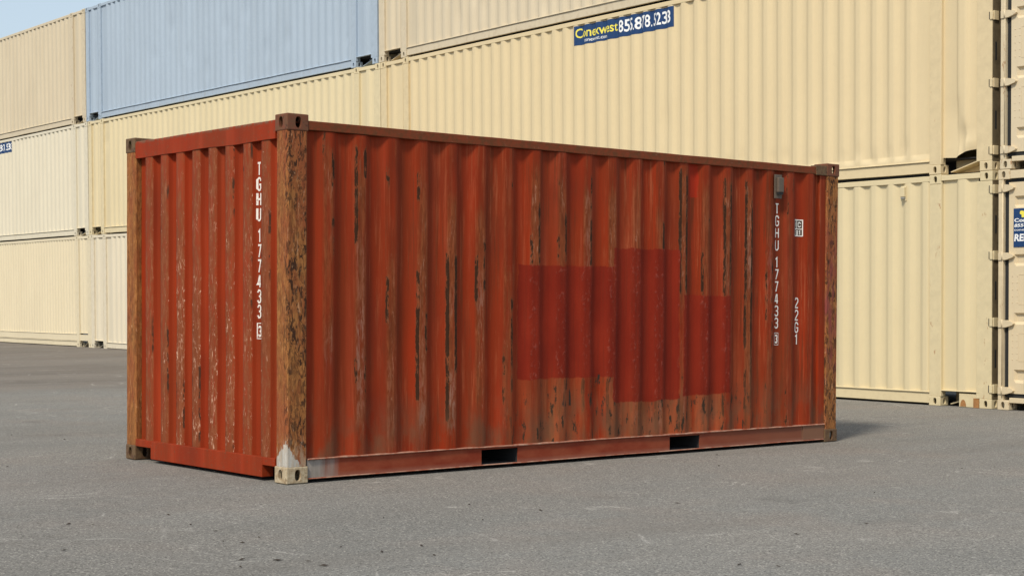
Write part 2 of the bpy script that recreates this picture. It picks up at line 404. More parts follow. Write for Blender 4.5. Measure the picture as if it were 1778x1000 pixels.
def disp_fn(dents, amp, seed):
    def f(x, z):
        r = amp*noise.noise(Vector((x*1.7, z*1.3, seed))) + amp*.5*noise.noise(Vector((x*6, z*5, seed+3)))
        for (dx, dz, rx, rz, a) in dents:
            q = ((x-dx)/rx)**2+((z-dz)/rz)**2
            if q < 1: r += a*(1-q)**1.5
        return r
    return f
def corr_panel(name, mat, parent, prof, z0, z1, rows, mp, dents=(), amp=.0015, seed=0, closure=None, label=None, zbend=None, wearfn=None):
    """mp(u, d, z) -> xyz in the container's frame"""
    prof.disp = disp_fn(dents, amp, seed)
    zs = [z0+(z1-z0)*i/rows for i in range(rows+1)]
    if closure: zs = sorted(set(zs+[z0+.045, z0+.085]))
    prof.zs = zs
    bm = bmesh.new(); cl = bm.verts.layers.float.new('crest'); el = bm.verts.layers.float.new('edge')
    if wearfn: fl = bm.verts.layers.float.new('flake'); sf = bm.verts.layers.float.new('scuff')
    grid = []
    for z in zs:
        row = []
        for (x, d, c, e) in prof.cols:
            dd = d
            if closure and x > closure and z < z0+.06 and prof.x1-x > .03: dd = 0.0
            dd += prof.disp(x, z)
            zz = z
            if zbend: zz += zbend(x, z)
            v = bm.verts.new(mp(x, dd, zz)); v[cl] = c; v[el] = e
            if wearfn: v[fl], v[sf] = wearfn(x, z)
            row.append(v)
        grid.append(row)
    for j in range(len(zs)-1):
        for i in range(len(prof.cols)-1):
            bm.faces.new((grid[j][i], grid[j][i+1], grid[j+1][i+1], grid[j+1][i]))
    o = to_obj(bm, name, mat, parent, label, smooth=True)
    return o

def drape(bm, prof, mp, lift):
    """cut a flat (u, 0, z) mesh at every bend of the wall and press it on to the corrugation"""
    if not bm.verts: return
    rows = getattr(prof, 'zs', None); lo = min(v.co.x for v in bm.verts); hi = max(v.co.x for v in bm.verts)
    for c in prof.cols:
        if lo < c[0] < hi:
            bmesh.ops.bisect_plane(bm, geom=bm.verts[:]+bm.edges[:]+bm.faces[:], plane_co=(c[0], 0, 0), plane_no=(1, 0, 0))
    if rows:
        zl = min(v.co.z for v in bm.verts); zh = max(v.co.z for v in bm.verts)
        for z in rows:
            if zl < z < zh: bmesh.ops.bisect_plane(bm, geom=bm.verts[:]+bm.edges[:]+bm.faces[:], plane_co=(0, 0, z), plane_no=(0, 0, 1))
    for v in bm.verts: v.co = Vector(mp(v.co.x, prof.at(v.co.x)+prof.disp(v.co.x, v.co.z)-lift, v.co.z))

# stencil lettering: glyphs as strokes in a unit cell
GL = {
 'T': [[(0, 1), (1, 1)], [(.5, .93), (.5, 0)]],
 'G': [[(1, .74), (1, .86), (.72, 1), (.28, 1), (0, .86), (0, .14), (.28, 0), (.72, 0), (1, .14), (1, .46), (.52, .46)]],
 'H': [[(0, 0), (0, 1)], [(1, 0), (1, 1)], [(.13, .5), (.87, .5)]],
 'U': [[(0, 1), (0, .14), (.28, 0), (.72, 0), (1, .14), (1, 1)]],
 '1': [[(.1, .82), (.6, 1), (.6, 0)]],
 '7': [[(0, 1), (1, 1), (.35, 0)]],
 '4': [[(.58, 1), (0, .27), (.60, .27)], [(.74, 1), (.74, 0)], [(.88, .27), (1.05, .27)]],
 '3': [[(0, .82), (.22, 1), (.75, 1), (1, .87), (1, .64), (.78, .51), (1, .38), (1, .13), (.75, 0), (.22, 0), (0, .18)], [(.38, .51), (.62, .51)]],
 '2': [[(0, .80), (.22, 1), (.75, 1), (1, .86), (1, .64), (0, .05), (0, 0), (1.03, 0)]],
 'C': [[(1, .72), (1, .82), (.72, 1), (.28, 1), (0, .82), (0, .18), (.28, 0), (.72, 0), (1, .18), (1, .28)]],
 '8': [[(.5, .5), (.8, .5), (1, .36), (1, .14), (.75, 0), (.25, 0), (0, .14), (0, .36), (.2, .5), (.47, .5)], [(.12, .58), (0, .68), (0, .88), (.25, 1), (.75, 1), (1, .88), (1, .68), (.88, .58)]],
 'i': [[(.5, 0), (.5, 1)]],
}
def stroke(bm, pts, w):
    P = [Vector((p[0], p[1])) for p in pts]; L = []; R = []
    for i, p in enumerate(P):
        a = (P[i]-P[i-1]).normalized() if i else None; b = (P[i+1]-P[i]).normalized() if i < len(P)-1 else None
        if a is None: n = Vector((-b.y, b.x)); m = n; k = 1
        elif b is None: n = Vector((-a.y, a.x)); m = n; k = 1
        else:
            n1 = Vector((-a.y, a.x)); n2 = Vector((-b.y, b.x)); m = (n1+n2)
            m = m.normalized() if m.length > .2 else n1
            k = 1/max(.45, m.dot(n1))
        L.append(p+m*w/2*k); R.append(p-m*w/2*k)
    vl = [bm.verts.new((q.x, 0, q.y)) for q in L]; vr = [bm.verts.new((q.x, 0, q.y)) for q in R]
    for i in range(len(P)-1): bm.faces.new((vl[i], vl[i+1], vr[i+1], vr[i]))
def glyph(bm, ch, u, z, w, h, t, flip=1):
    for g in GL[ch]:
        stroke(bm, [(u+flip*(t/2+p[0]*(w-t)), z+t/2+p[1]*(h-t)) for p in g], t)
def ring(bm, u0, u1, z0, z1, t):
    for q in ((u0, u1, z1-t, z1), (u0, u1, z0, z0+t), (u0, u0+t, z0+t, z1-t), (u1-t, u1, z0+t, z1-t)):
        bm.faces.new([bm.verts.new(p) for p in ((q[0], 0, q[2]), (q[1], 0, q[2]), (q[1], 0, q[3]), (q[0], 0, q[3]))])
def rect(bm, u0, u1, z0, z1, nz=1):
    for i in range(nz):
        a = z0+(z1-z0)*i/nz; b = z0+(z1-z0)*(i+1)/nz
        bm.faces.new([bm.verts.new(p) for p in ((u0, 0, a), (u1, 0, a), (u1, 0, b), (u0, 0, b))])

def font_mesh(text, width, height, u, z, bold=.02, shear=0):
    """a line of type as a flat mesh, fitted into a box with its lower left corner at u, z"""
    cu_ = bpy.data.curves.new('type', 'FONT'); cu_.body = text; cu_.size = 1; cu_.offset = bold; cu_.resolution_u = 3
    cu_.fill_mode = 'FRONT'; cu_.shear = shear
    o = bpy.data.objects.new('type', cu_); COL.objects.link(o)
    dg = bpy.context.evaluated_depsgraph_get()
    me = bpy.data.meshes.new_from_object(o.evaluated_get(dg))
    bpy.data.objects.remove(o); bpy.data.curves.remove(cu_)
    xs = [v.co.x for v in me.vertices]; ys = [v.co.y for v in me.vertices]
    x0, x1, y0, y1 = min(xs), max(xs), min(ys), max(ys)
    bm = bmesh.new(); bm.from_mesh(me); bpy.data.meshes.remove(me)
    for v in bm.verts:
        v.co = Vector((u+(v.co.x-x0)/(x1-x0)*width, 0, z+(v.co.y-y0)/(y1-y0)*height))
    return bm
def join_bm(dst, src):
    me = bpy.data.meshes.new('tmp'); src.to_mesh(me); src.free(); dst.from_mesh(me); bpy.data.meshes.remove(me)

def thing(name, label, cat, mat4, group=None):
    o = bpy.data.objects.new(name, None); COL.objects.link(o); o.empty_display_size = .5
    o.matrix_world = mat4; o['label'] = label; o['category'] = cat
    if group: o['group'] = group
    return o
def frame(X, Y, O):
    X = X.normalized(); Y = (Y-X*X.dot(Y)).normalized(); Z = X.cross(Y)
    m = Matrix.Identity(4)
    for i in range(3): m[i][0] = X[i]; m[i][1] = Y[i]; m[i][2] = Z[i]
    m.translation = O
    return m

# ------------------------------------------------------------------ ground
def sm(t): t = max(0, min(1, t)); return t*t*(3-2*t)
def gz(x, y):
    x = max(-25, min(30, x)); y = max(-25, min(45, y))
    z = -.01234*x + .00658*y + .030*sm((x-7)/4)
    z += .095*sm((y-15)/14)*sm((x-4)/7)
    return z
gx = sorted(set([-3000, -800, -200, -60] + [i*1.0 for i in range(-25, 46)] + [70, 200, 800, 3000]))
gy = sorted(set([-3000, -800, -200, -60] + [i*1.0 for i in range(-25, 61)] + [90, 250, 800, 3000]))
bm = bmesh.new(); G = [[bm.verts.new((x, y, gz(x, y))) for x in gx] for y in gy]
for j in range(len(gy)-1):
    for i in range(len(gx)-1): bm.faces.new((G[j][i], G[j][i+1], G[j+1][i+1], G[j+1][i]))
def asphalt():
    t = NT('weathered_asphalt')
    f = t.noise(75, detail=5, rough=.75)
    big = t.noise(.33, (1, 1.6, 1), detail=4, rough=.55)
    c = t.mix(t.ramp(big, .36, .62), (.215, .215, .206), (.246, .234, .217))
    c = t.mix(t.ramp(t.noise(.9, (1, 1, 1), (5, 9, 0), detail=3), .5, .68, 0, .55), c, (.262, .228, .203))
    c = t.mix(t.ramp(t.noise(.16, (.7, 1.5, 1), (11, 2, 0), detail=4), .50, .62, 0, .35), c, (.150, .142, .130))
    c = t.mix(t.ramp(f, .36, .50, .80, 0), c, (.085, .082, .075))
    c = t.mix(t.ramp(f, .53, .66, 0, .8), c, (.40, .38, .34))
    v = t.vor(130, out='Color'); sv_ = t.t.nodes.new('ShaderNodeSeparateColor'); t.t.links.new(v, sv_.inputs[0])
    c = t.mix(t.ramp(sv_.outputs[0], .90, .98, 0, .75), c, (.50, .47, .42))
    c = t.mix(t.ramp(sv_.outputs[1], .86, .96, 0, .8), c, (.065, .062, .058))
    c = t.mix(t.ramp(t.noise(22, detail=6, rough=.8), .40, .62, .0, .32), c, (.13, .125, .115))
    c = t.mix(t.ramp(t.noise(.55, (.35, 1.7, 1), (4, 8, 0), detail=5, rough=.65), .50, .66, 0, .30), c, (.15, .138, .124))
    st = t.ramp(t.noise(.8, (1, 1, 1), (21, 3, 0), detail=6, rough=.7), .60, .68, 0, .35)
    c = t.mix(st, c, (.10, .095, .09))
    # an older, browner surface along the foot of the stacks
    old = t.ramp(t.math('ADD', t.Y, t.math('MULTIPLY', t.noise(.35, detail=4), 5.0)), 14.5, 16.0, 0, .55)
    c = t.mix(old, c, t.mix(t.ramp(t.noise(.5, (.4, 1.4, 1), (2, 2, 2), detail=4), .4, .6), (.135, .112, .095), (.185, .158, .136)))
    # pale scrape lines
    for k, (scl, off, lim) in enumerate(((.55, (3, 1, 0), .0030), (.8, (8, 5, 0), .0022))):
        n = t.noise(scl, (1, 1, 1), off, detail=2, dist=.7)
        l = t.mul(t.ramp(t.math('ABSOLUTE', t.math('SUBTRACT', n, .5)), lim*3.0, lim*.8), t.ramp(t.noise(1.1, (1, 1, 1), (k*7, 3, 0), detail=3), .53, .62), t.ramp(t.noise(60, detail=3), .42, .6))
        c = t.mix(t.mul(l, .6), c, (.52, .50, .46))
    return t.finish(c, 1.0, t.math('ADD', f, t.mul(sv_.outputs[2], .5)), .6, .004, .04)
g = to_obj(bm, 'ground', asphalt(), None); g['kind'] = 'structure'; g['label'] = 'worn grey asphalt yard with faint pale scrapes'

# ------------------------------------------------------------------ the red container
L, W, H = 6.058, 2.438, 2.591
RX = Vector((1, 0, -.01234)); RY = Vector((0, 1, .00658))
red = thing('shipping_container', 'rusty red container standing alone in front of the stacks, darker red squares painted on it', 'container', frame(RX, RY, Vector((0, 0, .004))))
CW, CD, CH = .178, .162, .118
cm = casting_mesh('corner_casting', CW, CD, CH)
def castings(root, Lc, Wc, Hc, mesh, mats, ends=None, w=CW, d=CD, h=CH):
    ends = ends or [0, Lc-w]
    for i, x in enumerate(ends):
        for j, y in enumerate((0, Wc-d)):
            for k, z in enumerate((0, Hc-h)):
                me = mesh.copy()
                o = link('corner_casting', me, mats(i, j, k), root); o.location = (x, y, z)
def red_cast(i, j, k):
    if k == 0 and i == 0 and j == 0: return M['cast_pale']
    if k == 1: return M['cast_olive'] if (i == 0 and j == 1) else M['cast']
    return M['cast_olive']
castings(red, L, W, H, cm, red_cast)
for o in list(red.children)[:1]: o['label'] = 'pale worn casting with the paint rubbed off'

def post_obj(root, mat, x0, x1, y0, y1, z0, z1, label=None, amp=.0012, seed=1):
    bm = bmesh.new(); n = 40; rings = []
    for i in range(n+1):
        z = z0+(z1-z0)*i/n; a = amp*noise.noise(Vector((z*3, seed, 1))); b = amp*noise.noise(Vector((z*3, seed, 7)))
        c = .012
        p = [(x0+c, y0), (x1-c, y0), (x1, y0+c), (x1, y1-c), (x1-c, y1), (x0+c, y1), (x0, y1-c), (x0, y0+c)]
        rings.append([bm.verts.new((q[0]+a, q[1]+b, z)) for q in p])
    for i in range(n):
        for k in range(8): bm.faces.new((rings[i][k], rings[i][(k+1) % 8], rings[i+1][(k+1) % 8], rings[i+1][k]))
    bm.faces.new(rings[0]); bm.faces.new(rings[-1])
    return to_obj(bm, 'corner_post', mat, root, label)
post_obj(red, M['post_near'], .004, .172, .004, .150, CH, H-CH, 'brown rusted post with bare grey metal at its foot', seed=1)
post_obj(red, M['post'], .004, .160, W-.160, W-.004, CH, H-CH, seed=2)
post_obj(red, M['post_far'], L-.175, L-.004, .004, .155, CH, H-CH, seed=3)
post_obj(red, M['post'], L-.175, L-.004, W-.155, W-.004, CH, H-CH, seed=4)
# narrower step of the door-end post beside the side panel
box('post_flange', M['side'], red, L-.262, L-.176, .018, .050, .168, 2.478, .004)
box('post_flange', M['side'], red, .173, .186, .022, .060, .168, 2.478, .003)
box('post_flange', M['end'], red, .020, .060, .151, .168, .17, 2.42, .003)
box('rail_gusset', M['cast_olive'], red, L-.33, L-.179, .003, .075, 2.475, 2.566, .006)

# side rails
for y0, y1, nm in ((.006, .066, 1), (W-.066, W-.006, 2)):
    wobble_rail('top_side_rail', M['rail'], red, CW+.001 if nm else 0, L-.331 if nm == 1 else L-CW-.001, y0, y1, 2.482, 2.549, .006, nm)
PK = [(1.767, 2.133), (3.831, 4.201)]
def bottom_rail(y, sgn, seed):
    bm = bmesh.new(); xs = [CW+.001, PK[0][0], PK[0][1], PK[1][0], PK[1][1], L-CW-.001]
    yy = lambda a: y+sgn*a
    for a, b in ((0, 1), (2, 3), (4, 5)):
        add_box(bm, xs[a], xs[b], min(yy(.016), yy(.022)), max(yy(.016), yy(.022)), .0325, .160)
    for p in PK:   # web above the pockets
        add_box(bm, p[0], p[1], min(yy(.016), yy(.022)), max(yy(.016), yy(.022)), .146, .160)
    to_obj(bm, 'bottom_side_rail', M['sill'], red)
    # pocket boxes
    for p in PK:
        d0, d1 = yy(.023), yy(.62)
        a, b = min(d0, d1), max(d0, d1)
        boxes('fork_pocket', M['under'], red, [(p[0]-.006, p[0], a, b, .034, .150), (p[1], p[1]+.006, a, b, .034, .150), (p[0], p[1], a, b, .147, .152), (p[0]-.006, p[1]+.006, a, b, .028, .0325)], 0)
    # flanges: bottom and the long scuffed lip under the panel
    a, b = min(yy(.008), yy(.045)), max(yy(.008), yy(.045))
    wobble_rail('bottom_flange', M['lip'], red, CW+.002, L-CW-.002, a, b, .0235, .0320, .004, seed)
    a, b = min(yy(.000), yy(.060)), max(yy(.000), yy(.060))
    wobble_rail('panel_lip', M['lip'], red, CW+.002, L-CW-.002, a, b, .1605, .1715, .005, seed+3)
bottom_rail(0, 1, 11); bottom_rail(W, -1, 15)
box('sill_plate', M['sill'], red, 5.575, L-CW-.002, .0115, .0155, .0335, .1595, 0)

PS = Profile(.186, L-.262, .313, .279, .080, .066, 20, .032, .011)
mpS = lambda u, d, z: (u, .011+d, z)
dn = [(2.35, 1.2, .25, .3, .006), (2.9, 1.1, .2, .4, .007), (3.0, .55, .3, .15, .008), (4.4, .4, .3, .2, .008), (1.1, .9, .3, .4, .005), (3.6, .35, .2, .15, .009), (4.8, 1.1, .12, .3, .008)]
# where paint has flaked off: (rib, side of the rib, from height, to height, how badly)
FL = [(1, 'L', 1.70, 2.38, .8), (1, 'R', 2.20, 2.38, .7), (2, 'L', 1.15, 1.45, .7), (2, 'L', 2.12, 2.25, .7), (3, 'L', .55, 1.24, 1.0), (3, 'L', 1.28, 1.5, .6), (3, 'R', .9, 1.2, .6),
      (3, 'L', 2.05, 2.25, .6), (4, 'L', .40, 1.62, 1.0), (4, 'R', .75, 1.62, 1.0), (5, 'L', 1.28, 1.62, .8), (5, 'R', 1.35, 1.75, .5), (6, 'R', .6, 1.3, .6), (6, 'L', .5, .95, .5),
      (7, 'R', 1.60, 2.05, .7), (7, 'L', 1.60, 1.8, .6), (8, 'R', 1.60, 2.0, .8), (8, 'L', 1.6, 1.8, .5), (9, 'R', 1.6, 2.3, .5), (8, 'R', .35, .66, .9), (9, 'L', .42, .66, 1.0), (10, 'L', .28, .66, 1.0),
      (11, 'R', .25, .5, .8), (12, 'R', 1.73, 1.95, 1.0), (12, 'L', .25, .45, .9), (13, 'L', 1.38, 2.42, 1.0), (13, 'R', 1.38, 2.42, .9), (13, 'L', .2, .48, .9), (14, 'L', 1.36, 1.75, .7), (14, 'R', .22, .5, .8),
      (15, 'L', 1.36, 2.35, .9), (15, 'R', 1.36, 2.35, .9), (15, 'L', .3, .5, .8), (16, 'L', .9, 2.35, .9), (16, 'R', .35, 2.2, 1.0), (16, 'L', .3, .7, .7), (17, 'R', .5, .8, .4), (0, 'R', 2.1, 2.35, .6), (0, 'R', 1.6, 1.9, .3)]
SF = [(0, .9, 2.4, .6), (1, .4, 2.4, .7), (2, .3, 1.6, .6), (3, .35, 2.2, .8), (4, .35, 2.1, 1.0), (5, .5, 2.0, .8), (6, .3, 1.6, .5), (7, 1.58, 2.35, .9), (8, 1.58, 2.3, .8), (9, 1.58, 2.2, .8), (10, 1.58, 2.2, 1.0),
      (11, 1.73, 2.3, .8), (12, 1.73, 2.1, .7), (13, 1.4, 2.4, 1.0), (14, 1.36, 2.3, .8), (15, 1.36, 2.35, 1.0), (16, .3, 2.35, 1.0), (17, .3, 2.3, .4), (18, 1.2, 2.3, .25), (8, .2, .7, .7), (10, .2, .7, .8), (12, .2, .5, .8), (14, .2, .5, .7), (11, .2, .5, .6), (13, .2, .5, .8)]
def side_wear(x, z):
    k = int((x-.353+.1395)//.279); lr = 'L' if x < .353+.279*k else 'R'
    win = lambda a, b: sm((z-a+.05)/.08)*sm((b+.05-z)/.08)
    f = max([q[4]*win(q[2], q[3]) for q in FL if q[0] == k and q[1] == lr] + [0.0])
    win2 = lambda a, b: sm((z-a+.18)/.30)*sm((b+.12-z)/.26)
    g_ = max([q[3]*win2(q[1], q[2]) for q in SF if q[0] == k] + [0.0])
    return f, g_
side = corr_panel('side_panel', M['side'], red, PS, .1717, 2.4815, 70, mpS, dn, .0030, 1, wearfn=side_wear)
PB = Profile(.18, L-.18, .313, .279, .080, .066, 20, .036)
corr_panel('side_panel', M['side'], red, PB, .1717, 2.4815, 2, lambda u, d, z: (u, W-.011-d, z))
PE = Profile(.168, W-.17, .250, .250, .112, .018, 8, .046, .004)
mpE = lambda u, d, z: (.010+d, u, z)
de = [(1.3, 1.5, .12, .25, .006), (.8, .8, .12, .3, .005), (1.55, 1.1, .12, .3, .008), (1.05, .9, .12, .4, .006), (2.05, .8, .1, .2, .006)]
corr_panel('end_panel', M['end'], red, PE, .170, 2.425, 60, mpE, de, .0030, 5)
PE2 = Profile(.168, W-.17, .250, .250, .112, .030, 8, .046, .005)
corr_panel('end_panel', M['red'], red, PE2, .165, 2.43, 2, lambda u, d, z: (L-.012-d, u, z))
# end rails
bm = bmesh.new(); n = 26; rr = []
for i in range(n+1):
    y = CD+.001 + (W-2*CD-.002)*i/n
    a = .004*noise.noise(Vector((y*3, 2, 2))); b = .006*noise.noise(Vector((y*2.1, 6, 2)))
    rr.append([bm.verts.new(q) for q in ((.004+a, y, 2.424+b), (.09, y, 2.424+b), (.09, y, 2.556+a), (.008+a, y, 2.556+a), (.004+a, y, 2.550+a))])
for i in range(n):
    for k in range(5): bm.faces.new((rr[i][k], rr[i][(k+1) % 5], rr[i+1][(k+1) % 5], rr[i+1][k]))
bm.faces.new(rr[0]); bm.faces.new(rr[-1]); to_obj(bm, 'top_end_rail', M['red'], red)
box('top_end_rail', M['red'], red, L-.09, L-.006, CD+.001, W-CD-.001, 2.424, 2.55)
box('bottom_end_rail', M['red'], red, .004, .10, .335, 2.02, .024, .1695, .005)
for a, b in ((CD+.001, .3345), (2.0205, W-CD-.001)):
    box('bottom_end_rail', M['red'], red, .004, .10, a, b, .112, .1695, .004)
box('bottom_end_rail', M['red'], red, L-.10, L-.006, CD+.001, W-CD-.001, .03, .165)
box('roof_panel', M['red'], red, .091, L-.091, .067, W-.067, 2.535, 2.545, 0)
box('floor', M['under'], red, .062, L-.062, .062, W-.062, .153, .163, 0)
bm = bmesh.new(); add_box(bm, -.02, .02, .63, W-.63, .030, .150); me = bpy.data.meshes.new('crossmember'); bm.to_mesh(me); bm.free(); me.materials.append(M['under'])
for k in range(19):
    o = bpy.data.objects.new('crossmember', me); COL.objects.link(o); o.parent = red; o.location = (.3+k*.303, 0, 0)
# vent
bm = bmesh.new(); add_box(bm, 5.136, 5.228, -.010, 0.004, 2.232, 2.446, .003); vt = to_obj(bm, 'vent', M['vent'], red)
boxes('vent_hood', M['vent'], vt, [(5.148, 5.222, -.042, -.0105, 2.285, 2.420)], .010)
box('vent_slot', M['gasket'], vt, 5.154, 5.216, -.036, -.012, 2.268, 2.2845, 0)

# stencilled writing
bm = bmesh.new(); zt = 2.193
def column(bm, u, ztop, chars, w, h, t, pitch, flip=1):
    z = ztop
    for ch in chars:
        if ch == ' ': z -= .048; continue
        if ch == '*': z -= pitch*.36; continue
        glyph(bm, ch, u, z-h, w, h, t, flip); z -= pitch
    return z
zb = column(bm, 5.196, zt, 'TGHU', .054, .0985, .0120, .1095)
drape(bm, PS, mpS, .0016); to_obj(bm, 'owner_lettering', M['white'], red, 'white stencilled letters TGHU on the long side')
bm = bmesh.new(); zb = column(bm, 5.196, zb-.048, '177433', .054, .0985, .0120, .1095)-.036
drape(bm, PS, mpS, .0016); to_obj(bm, 'serial_lettering', M['white'], red, 'white stencilled digits 177433 on the long side')
bm = bmesh.new(); glyph(bm, '3', 5.205, zb-.088, .036, .080, .0115); drape(bm, PS, mpS, .0016); to_obj(bm, 'check_digit', M['white'], red)
bm = bmesh.new(); ring(bm, 5.192, 5.253, zb-.104, zb+.008, .004); drape(bm, PS, mpS, .0016); to_obj(bm, 'check_digit_frame', M['white'], red)
bm = bmesh.new(); column(bm, 5.478, 1.342, '22G1', .052, .0985, .0120, .1120)
drape(bm, PS, mpS, .0016); to_obj(bm, 'type_lettering', M['white'], red, 'white stencilled 22G1')
X0 = 5.460
bm = bmesh.new(); rect(bm, X0, X0+.113, 1.903, 2.057); drape(bm, PS, mpS, .0010)
pl = to_obj(bm, 'stencil_plaque', M['cell'], red, 'small square stencil reading iC 81')
bm = bmesh.new(); ring(bm, X0, X0+.113, 1.903, 2.057, .009)
rect(bm, X0+.0095, X0+.1035, 1.966, 1.974); rect(bm, X0+.034, X0+.041, 1.9745, 2.0475)
glyph(bm, 'C', X0+.052, 1.985, .040, .050, .010); glyph(bm, '8', X0+.026, 1.914, .032, .044, .009); glyph(bm, '1', X0+.064, 1.914, .028, .044, .009); glyph(bm, 'i', X0+.016, 1.990, .014, .040, .006)
drape(bm, PS, mpS, .0022); to_obj(bm, 'plaque_lettering', M['white'], pl)
# on the end, u runs right to left
bm = bmesh.new(); zb = column(bm, .486, 2.281, 'TGHU', .050, .1000, .0135, .1085, -1)
drape(bm, PE, mpE, .0016); to_obj(bm, 'owner_lettering', M['white'], red, 'white stencilled letters TGHU on the short end')
bm = bmesh.new(); zb = column(bm, .482, zb-.048, '177433', .050, .1000, .0135, .1085, -1)-.034
drape(bm, PE, mpE, .0016); to_obj(bm, 'serial_lettering', M['white'], red, 'white stencilled digits 177433 on the short end')
bm = bmesh.new(); glyph(bm, '3', .472, zb-.090, .046, .080, .0135, -1); drape(bm, PE, mpE, .0016); to_obj(bm, 'check_digit', M['white'], red)
bm = bmesh.new(); ring(bm, .405, .482, zb-.106, zb+.010, .0055); drape(bm, PE, mpE, .0016); to_obj(bm, 'check_digit_frame', M['white'], red)

# ------------------------------------------------------------------ stacked containers behind
WX, WY, TH = 11.77253, 15.32088, -1.62441
DV = Vector((math.cos(TH), math.sin(TH), 0)); NV = Vector((-math.sin(TH), math.cos(TH), 0))
EL = 13.716; HC = 2.891; OV = .762
def wall_pt(s, left=False):
    if left == 'mid':       # the middle stack stands a little askew: its far end is nearer the yard
        a = wall_pt(-EL-.02, True)[0]; b = wall_pt(0)[0]; d = (b-a)/(b-a).length
        return b + d*s, d
    if left:
        A = Vector((WX, WY, 0)) - DV*EL - NV*.115; t2 = TH+.01689; d = Vector((math.cos(t2), math.sin(t2), 0))
        p = A + d*(s+EL); p.z = -.0146 - .00585*s + .0914
        return p, Vector((d.x, d.y, -.00585))
    p = Vector((WX, WY, 0)) + DV*s; p.z = -.0146 - .00585*s
    return p, Vector((DV.x, DV.y, -.00585))

bcm = casting_mesh('corner_casting', .178, .162, .118)

def banner(root, prof, mp, x0, x1, z0, z1, label):
    bm = bmesh.new(); rect(bm, x0, x1, z0, z1, 4); drape(bm, prof, mp, .003)
    b = to_obj(bm, 'banner', M['banner'], root, label)
    w_ = x1-x0; h = z1-z0
    a = font_mesh('Conexwest', w_*.425, h*.50, x0+w_*.018, z0+h*.36, .012)
    drape(a, prof, mp, .0050); to_obj(a, 'lettering', M['byel'], b)
    for ch, f0, f1 in (('8', .462, .506), ('5', .510, .558), ('5', .564, .602), ('.', .604, .614), ('8', .620, .674), ('7', .680, .722), ('8', .724, .762), ('.', .768, .778), ('5', .793, .832), ('2', .836, .872), ('3', .878, .926), ('3', .932, .968)):
        hh = .62 if ch != '.' else .11
        a = font_mesh(ch, w_*(f1-f0), h*hh, x0+w_*(f0+.008), z0+h*.22, .018)
        drape(a, prof, mp, .0050); to_obj(a, 'digit' if ch != '.' else 'full_stop', M['bwhite'], b)
    a = font_mesh('conexwest.com', w_*.23, h*.15, x0+w_*.11, z0+h*.12, .01)
    drape(a, prof, mp, .0050); to_obj(a, 'lettering', M['bwhite'], b)
    return b

